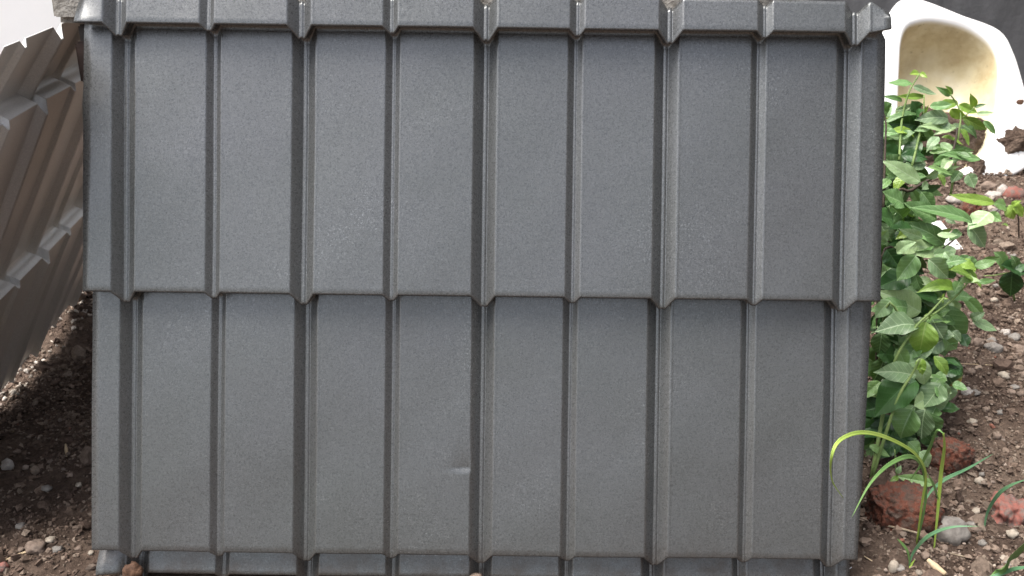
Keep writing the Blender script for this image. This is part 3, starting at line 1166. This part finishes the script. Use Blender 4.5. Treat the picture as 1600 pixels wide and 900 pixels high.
# tall leafy shrub -------------------------------------------------------------
root = on_ground(1408, 560)
root = Vector((.50, 1.04, gz(.50, 1.04)))
sh = empty('leafy_shrub', root)
tag(sh, 'tall bushy green shrub with pointed leaves behind the right edge of the grey sheet', 'shrub')
stem_part(sh, [root, at(1395, 330, 1.1), at(1425, 297, 1.1), at(1473, 267, 1.1), at(1490, 232, 1.12), at(1496, 200, 1.14)], .0028, .0013, M_DSTEM)
stem_part(sh, [at(1485, 306, 1.16), at(1492, 262, 1.16), at(1498, 210, 1.16), at(1501, 181, 1.17), at(1495, 162, 1.18), at(1485, 148, 1.18)], .0016, .0008, M_STEM)
stem_part(sh, [at(1504, 184, 1.17), at(1514, 176, 1.17), at(1523, 168, 1.17)], .0009, .0006, M_STEM)
stem_part(sh, [at(1405, 250, 1.12), at(1409, 190, 1.16), at(1420, 145, 1.17), at(1437, 115, 1.18)], .0018, .001, M_STEM)
stem_part(sh, [at(1425, 260, 1.12), at(1438, 205, 1.15), at(1443, 175, 1.16), at(1444, 148, 1.17)], .0018, .0009, M_STEM)
stem_part(sh, [at(1380, 330, 1.05), at(1383, 230, 1.1), at(1384, 190, 1.12), at(1374, 160, 1.13)], .0018, .0008, M_DSTEM)
stem_part(sh, [root, at(1377, 405, 1.04), at(1420, 402, 1.04), at(1460, 396, 1.05), at(1490, 375, 1.07), at(1511, 356, 1.08)], .0022, .001, M_DSTEM)
stem_part(sh, [root, at(1385, 480, 1.0), at(1420, 510, .99), at(1460, 490, 1.0), at(1497, 460, 1.01), at(1520, 430, 1.03)], .002, .001, M_STEM)
UP = [(1437, 114, 1424, 116, 6, 'b'), (1437, 114, 1450, 120, 6, 'b'), (1424, 132, 1394, 122, 13, 'm'), (1426, 136, 1465, 148, 14, 'p'),
      (1444, 152, 1406, 148, 9, 'b'), (1410, 158, 1388, 147, 7, 'm'), (1487, 149, 1470, 138, 7, 'm'), (1487, 149, 1484, 132, 7, 'b'),
      (1496, 161, 1472, 161, 9, 'b'), (1523, 168, 1520, 146, 7, 'b'), (1523, 168, 1538, 161, 5, 'm'), (1526, 178, 1554, 177, 9, 'p'),
      (1504, 184, 1548, 206, 15, 'b'), (1536, 190, 1564, 208, 13, 'm'), (1504, 195, 1535, 215, 13, 'm'), (1500, 202, 1522, 224, 12, 'b'),
      (1494, 199, 1434, 195, 17, 'p'), (1480, 187, 1440, 174, 18, 'p'), (1438, 172, 1402, 164, 11, 'p'), (1440, 184, 1388, 172, 14, 'm'),
      (1430, 194, 1374, 185, 12, 'b'), (1396, 197, 1373, 190, 9, 'm'), (1430, 212, 1397, 192, 13, 'b'), (1446, 200, 1460, 224, 13, 'm'),
      (1455, 230, 1526, 240, 15, 'm'), (1420, 215, 1374, 210, 13, 'p'), (1400, 235, 1374, 222, 14, 'd'), (1434, 205, 1420, 232, 16, 'm'),
      (1441, 187, 1449, 165, 6, 'b'), (1470, 228, 1440, 214, 14, 'p'), (1460, 238, 1478, 268, 18, 'm'), (1449, 262, 1496, 268, 12, 'm'),
      (1439, 284, 1390, 249, 22, 'p'), (1532, 249, 1473, 231, 10, 'm'), (1515, 350, 1452, 297, 15, 'm'), (1551, 318, 1496, 304, 9, 'b'),
      (1461, 343, 1415, 311, 24, 'm'), (1474, 391, 1408, 369, 27, 'p'), (1478, 382, 1426, 341, 22, 'm'), (1546, 333, 1516, 357, 28, 'p'),
      (1545, 333, 1566, 346, 15, 'm'), (1512, 352, 1549, 391, 27, 'p'), (1415, 275, 1396, 300, 17, 'b'), (1390, 280, 1372, 300, 16, 'm'),
      (1410, 320, 1385, 300, 20, 'm'), (1395, 345, 1375, 330, 20, 'd'), (1425, 360, 1395, 345, 16, 'd'), (1440, 300, 1462, 328, 18, 'm'),
      (1400, 395, 1430, 375, 18, 'p'), (1385, 390, 1408, 420, 26, 'd'), (1430, 400, 1402, 440, 30, 'm'), (1450, 405, 1490, 440, 26, 'p'),
      (1490, 405, 1460, 420, 14, 'm'), (1500, 410, 1528, 420, 20, 'b'), (1505, 425, 1535, 440, 18, 'b'), (1497, 448, 1443, 440, 15, 'b'),
      (1478, 410, 1512, 402, 16, 'm'), (1520, 432, 1500, 412, 16, 'b'), (1524, 436, 1536, 450, 6, 'b'), (1420, 430, 1376, 445, 30, 'd')]
for q in UP:
    px_leaf(sh, *q[:4], q[4] * (1.05 if q[1] < 300 else 1.25), q[5], off=random.uniform(-.03, .02) - (.05 if q[1] > 240 else 0))
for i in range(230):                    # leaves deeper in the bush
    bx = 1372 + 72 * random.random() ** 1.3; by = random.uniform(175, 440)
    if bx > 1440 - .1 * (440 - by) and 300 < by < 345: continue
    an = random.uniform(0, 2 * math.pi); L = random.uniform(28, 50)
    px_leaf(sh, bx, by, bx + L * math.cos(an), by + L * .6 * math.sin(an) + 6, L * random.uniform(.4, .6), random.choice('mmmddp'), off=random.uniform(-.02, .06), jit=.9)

for (x0, x1, y0, y1, n_) in ((1488, 1536, 398, 446, 13), (1436, 1500, 225, 290, 14), (1430, 1500, 330, 400, 20), (1440, 1500, 150, 225, 12), (1480, 1530, 235, 300, 6)):
    for k in range(n_):
        bx, by = random.uniform(x0, x1), random.uniform(y0, y1)
        an = random.uniform(-.6, math.pi + .6); L = random.uniform(22, 44)
        px_leaf(sh, bx, by, bx + L * math.cos(an), by + L * .5 * math.sin(an), L * random.uniform(.34, .5), random.choice('mpbmp'), off=random.uniform(-.06, .0), jit=.7)

# low broad-leaved plant -------------------------------------------------------------
r2 = Vector((.44, .90, gz(.44, .90)))
lp = empty('broad_leaved_plant', r2)
tag(lp, 'low plant with broad rounded overlapping leaves beside the lower right edge of the grey sheet', 'plant')
stem_part(lp, [r2, at(1385, 620, .95), at(1400, 560, .96), at(1431, 511, .97), at(1452, 490, .98), at(1475, 465, .99)], .0026, .0012, M_STEM)
stem_part(lp, [r2, at(1400, 630, .92), at(1425, 585, .93), at(1438, 560, .93)], .0022, .0012, M_STEM)
LO = [(1431, 511, 1374, 499, 31, 'p', -.04), (1442, 488, 1380, 456, 27, 'p', -.02), (1471, 474, 1412, 455, 24, 'p', 0), (1467, 480, 1511, 540, 42, 'm', .0),
      (1457, 499, 1477, 532, 24, 'p', -.03), (1447, 503, 1432, 562, 36, 'b', -.05), (1505, 461, 1544, 497, 18, 'm', .02), (1518, 499, 1566, 518, 16, 'p', .02),
      (1518, 498, 1535, 490, 12, 'p', .02), (1463, 562, 1502, 612, 44, 'y', .0), (1432, 596, 1358, 634, 56, 'd', -.05), (1434, 585, 1374, 578, 24, 'p', -.045),
      (1452, 588, 1462, 655, 44, 'p', -.01), (1425, 640, 1400, 688, 38, 'm', -.03), (1446, 640, 1430, 690, 32, 'p', -.02), (1450, 645, 1460, 688, 30, 'm', -.01),
      (1436, 560, 1452, 614, 26, 'p', -.04), (1460, 556, 1482, 588, 18, 'b', -.04), (1440, 560, 1436, 585, 12, 'b', -.05), (1400, 545, 1424, 575, 26, 'm', -.03),
      (1378, 520, 1372, 560, 26, 'm', -.02), (1380, 560, 1370, 600, 28, 'm', 0), (1405, 555, 1374, 548, 24, 'd', .0), (1420, 480, 1372, 475, 24, 'm', -.03),
      (1390, 470, 1368, 495, 22, 'p', -.04), (1420, 690, 1438, 712, 22, 'm', 0), (1395, 650, 1364, 690, 34, 'd', 0), (1405, 690, 1372, 710, 22, 'd', .0),
      (1436, 706, 1462, 731, 22, 'p', -.01), (1358, 697, 1396, 709, 13, 'm', -.01), (1470, 600, 1444, 640, 34, 'p', -.02), (1415, 610, 1440, 655, 40, 'd', .02),
      (1452, 455, 1478, 480, 22, 'm', .0), (1440, 520, 1462, 545, 20, 'm', .0), (1426, 524, 1408, 560, 26, 'p', -.02)]
for bx, by, tx, ty, wpx, kd, of in LO:
    px_leaf(lp, bx, by, tx, ty, wpx * 1.2, kd, off=of, jit=.4)
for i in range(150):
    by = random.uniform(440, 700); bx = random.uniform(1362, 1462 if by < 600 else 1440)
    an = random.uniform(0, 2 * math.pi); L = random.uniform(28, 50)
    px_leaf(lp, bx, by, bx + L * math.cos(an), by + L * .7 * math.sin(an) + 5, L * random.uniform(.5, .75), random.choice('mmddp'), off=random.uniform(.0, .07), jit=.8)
for k in range(48):
    by = random.uniform(440, 640); bx = random.uniform(1425, 1508 - max(0, by - 560) * .45)
    an = random.uniform(-.5, math.pi + .5); L = random.uniform(30, 50)
    px_leaf(lp, bx, by, bx + L * .7 * math.cos(an), by + L * .6 * math.sin(an), L * random.uniform(.5, .7), random.choice('mpmpd'), off=random.uniform(-.02, .03), jit=.7)
for (px, py) in ((1472, 466), (1452, 491), (1437, 575)):       # yellow-green buds
    P = at(px, py, LY(py, -.05))
    for k in range(4):
        an = k * 1.6
        put_leaf(lp, P, P + Vector((math.cos(an) * .007, -.003, math.sin(an) * .007)), .4, 'b')

# seedlings ---------------------------------------------------------------------------
pa = on_ground(1592, 372)
s1 = empty('seedling', pa)
tag(s1, 'small bright green seedling on gravel at the right edge below the basin', 'seedling')
stem_part(s1, [pa, at(1590, 335, pa.y - .02), at(1575, 322, pa.y - .03), at(1550, 333, pa.y - .03)], .0014, .0008, M_DSTEM)
for bx, by, tx, ty, wr, kd in ((1575, 322, 1552, 316, .6, 'm'), (1572, 322, 1592, 342, .75, 'b'), (1582, 320, 1606, 338, .6, 'b'), (1580, 322, 1594, 312, .5, 'b'), (1566, 350, 1576, 352, .5, 'b')):
    put_leaf(s1, at(bx, by, pa.y - .03), at(tx, ty, pa.y - .045), wr, kd)
pb = on_ground(1585, 470)
s2 = empty('seedling', pb)
tag(s2, 'dark green shaded seedling with rounded leaves at the right edge', 'seedling')
stem_part(s2, [pb, at(1582, 440, pb.y - .01), at(1580, 425, pb.y - .02)], .0016, .0012, M_STEM)
stem_part(s2, [at(1580, 425, pb.y - .02), at(1555, 430, pb.y - .02), at(1537, 431, pb.y - .02)], .001, .0008, M_STEM, 'leaf_stalk')
for bx, by, tx, ty, wr, kd in ((1574, 418, 1556, 391, .6, 'm'), (1598, 422, 1564, 414, .7, 'd'), (1580, 424, 1606, 412, .6, 'd'), (1582, 424, 1577, 470, .8, 'd'), (1590, 420, 1585, 400, .6, 'm')):
    put_leaf(s2, at(bx, by, pb.y - .02), at(tx, ty, pb.y - .03), wr, kd)
pc = on_ground(1404, 760)
s3 = empty('seedling', pc)
tag(s3, 'tiny seedling with one broad leaf growing behind the large red brown brick lump', 'seedling')
stem_part(s3, [pc, at(1400, 735, pc.y - .005), at(1398, 702, pc.y - .0)], .001, .0007, M_STEM)
put_leaf(s3, at(1456, 757, pc.y - .02), at(1404, 741, pc.y - .015), .36, 'm')
put_leaf(s3, at(1404, 745, pc.y - .015), at(1390, 752, pc.y - .02), .5, 'b')
put_leaf(s3, at(1402, 740, pc.y - .015), at(1407, 727, pc.y - .015), .6, 'p')


# grass ---------------------------------------------------------------------------------
def blade(parent, pts, wpx, mat_, tipw=.05):
    """pts: (px, py, Y)"""
    P = smooth_pts([at(*p) for p in pts], 7)
    n_ = len(P)
    V = []
    for i, p in enumerate(P):
        t_ = (P[min(n_ - 1, i + 1)] - P[max(0, i - 1)]).normalized()
        s = i / (n_ - 1)
        wd = .6 * wpx * (p - CAM).length / FPX * .5 * (.3 + .7 * min(1, s * 2.2)) * (1 - max(0, (s - .5) / .5) ** 1.5 * (1 - tipw))
        side = t_.cross((CAM - p).normalized() + Vector((.35, 0, .3))).normalized()
        nn = side.cross(t_).normalized()
        for q in (-1, -.5, 0, .5, 1):
            V.append(p + side * wd * q + nn * (abs(q) * wd * .3))
    F = grid_faces(5, n_)
    m_ = mesh('blade', V, F, mat_)
    o = child('blade', m_, parent)
    md = o.modifiers.new('thickness', 'SOLIDIFY'); md.thickness = .0002
    return o


ga = on_ground(1436, 880)
gr = empty('grass_tuft', ga)
tag(gr, 'grass seedling with long arching blades hanging over the lower right corner of the grey sheet', 'grass')
yb = ga.y
blade(gr, [(1432, 850, yb + .02), (1440, 790, yb + .01), (1446, 740, yb), (1428, 708, yb - .02), (1385, 684, yb - .06), (1345, 676, yb - .10), (1312, 688, yb - .13), (1299, 715, yb - .14), (1300, 750, yb - .13), (1318, 779, yb - .12)], 10.5, L_GRASSY)
blade(gr, [(1434, 845, yb + .02), (1446, 780, yb + .01), (1442, 735, yb), (1424, 714, yb - .02), (1392, 724, yb - .05), (1360, 755, yb - .08), (1331, 808, yb - .10)], 11, L_GRASS)
blade(gr, [(1459, 862, yb + .02), (1465, 800, yb + .02), (1470, 740, yb + .02), (1475, 700, yb + .01), (1474, 677, yb)], 9, L_GRASSY, .6)
blade(gr, [(1474, 677, yb), (1464, 673, yb + .005), (1452, 700, yb + .02), (1438, 728, yb + .03), (1420, 752, yb + .04)], 8, L_GRASS)
blade(gr, [(1466, 780, yb + .02), (1458, 757, yb + .01), (1448, 738, yb)], 8, L_GRASS)
blade(gr, [(1444, 785, yb + .01), (1456, 766, yb + .02), (1478, 748, yb + .04), (1512, 732, yb + .06), (1552, 709, yb + .08)], 8, L_GRASSB)
gb = on_ground(1418, 884)
g2 = empty('grass_tuft', gb)
tag(g2, 'short grass seedling with a low leaning blue green blade in front of the grey stone', 'grass')
blade(g2, [(1420, 884, gb.y), (1428, 862, gb.y), (1450, 838, gb.y - .01), (1485, 824, gb.y - .02), (1530, 822, gb.y - .03)], 8, L_GRASSB)
blade(g2, [(1422, 884, gb.y), (1418, 862, gb.y), (1408, 848, gb.y), (1402, 842, gb.y)], 7, L_GRASS)
blade(g2, [(1421, 898, gb.y - .01), (1423, 884, gb.y), (1430, 874, gb.y)], 5, L_GRASSY)
gc = on_ground(1537, 830)
g3 = empty('grass_tuft', gc)
tag(g3, 'single grass blade arching to the right edge behind the pinkish stone', 'grass')
blade(g3, [(1537, 830, gc.y), (1543, 800, gc.y), (1560, 772, gc.y - .01), (1582, 757, gc.y - .02), (1608, 748, gc.y - .03)], 8, L_GRASSB)
gd = on_ground(1556, 898)
g4 = empty('grass_tuft', gd + Vector((0, -.02, 0)))
tag(g4, 'broad green grass blades in the bottom right corner', 'grass')
blade(g4, [(1540, 912, gd.y - .03), (1562, 893, gd.y - .03), (1580, 872, gd.y - .05), (1612, 842, gd.y - .08)], 20, L_GRASS, .5)
blade(g4, [(1535, 905, gd.y - .03), (1560, 898, gd.y - .03), (1585, 889, gd.y - .04), (1612, 886, gd.y - .05)], 9, L_GRASSB, .5)
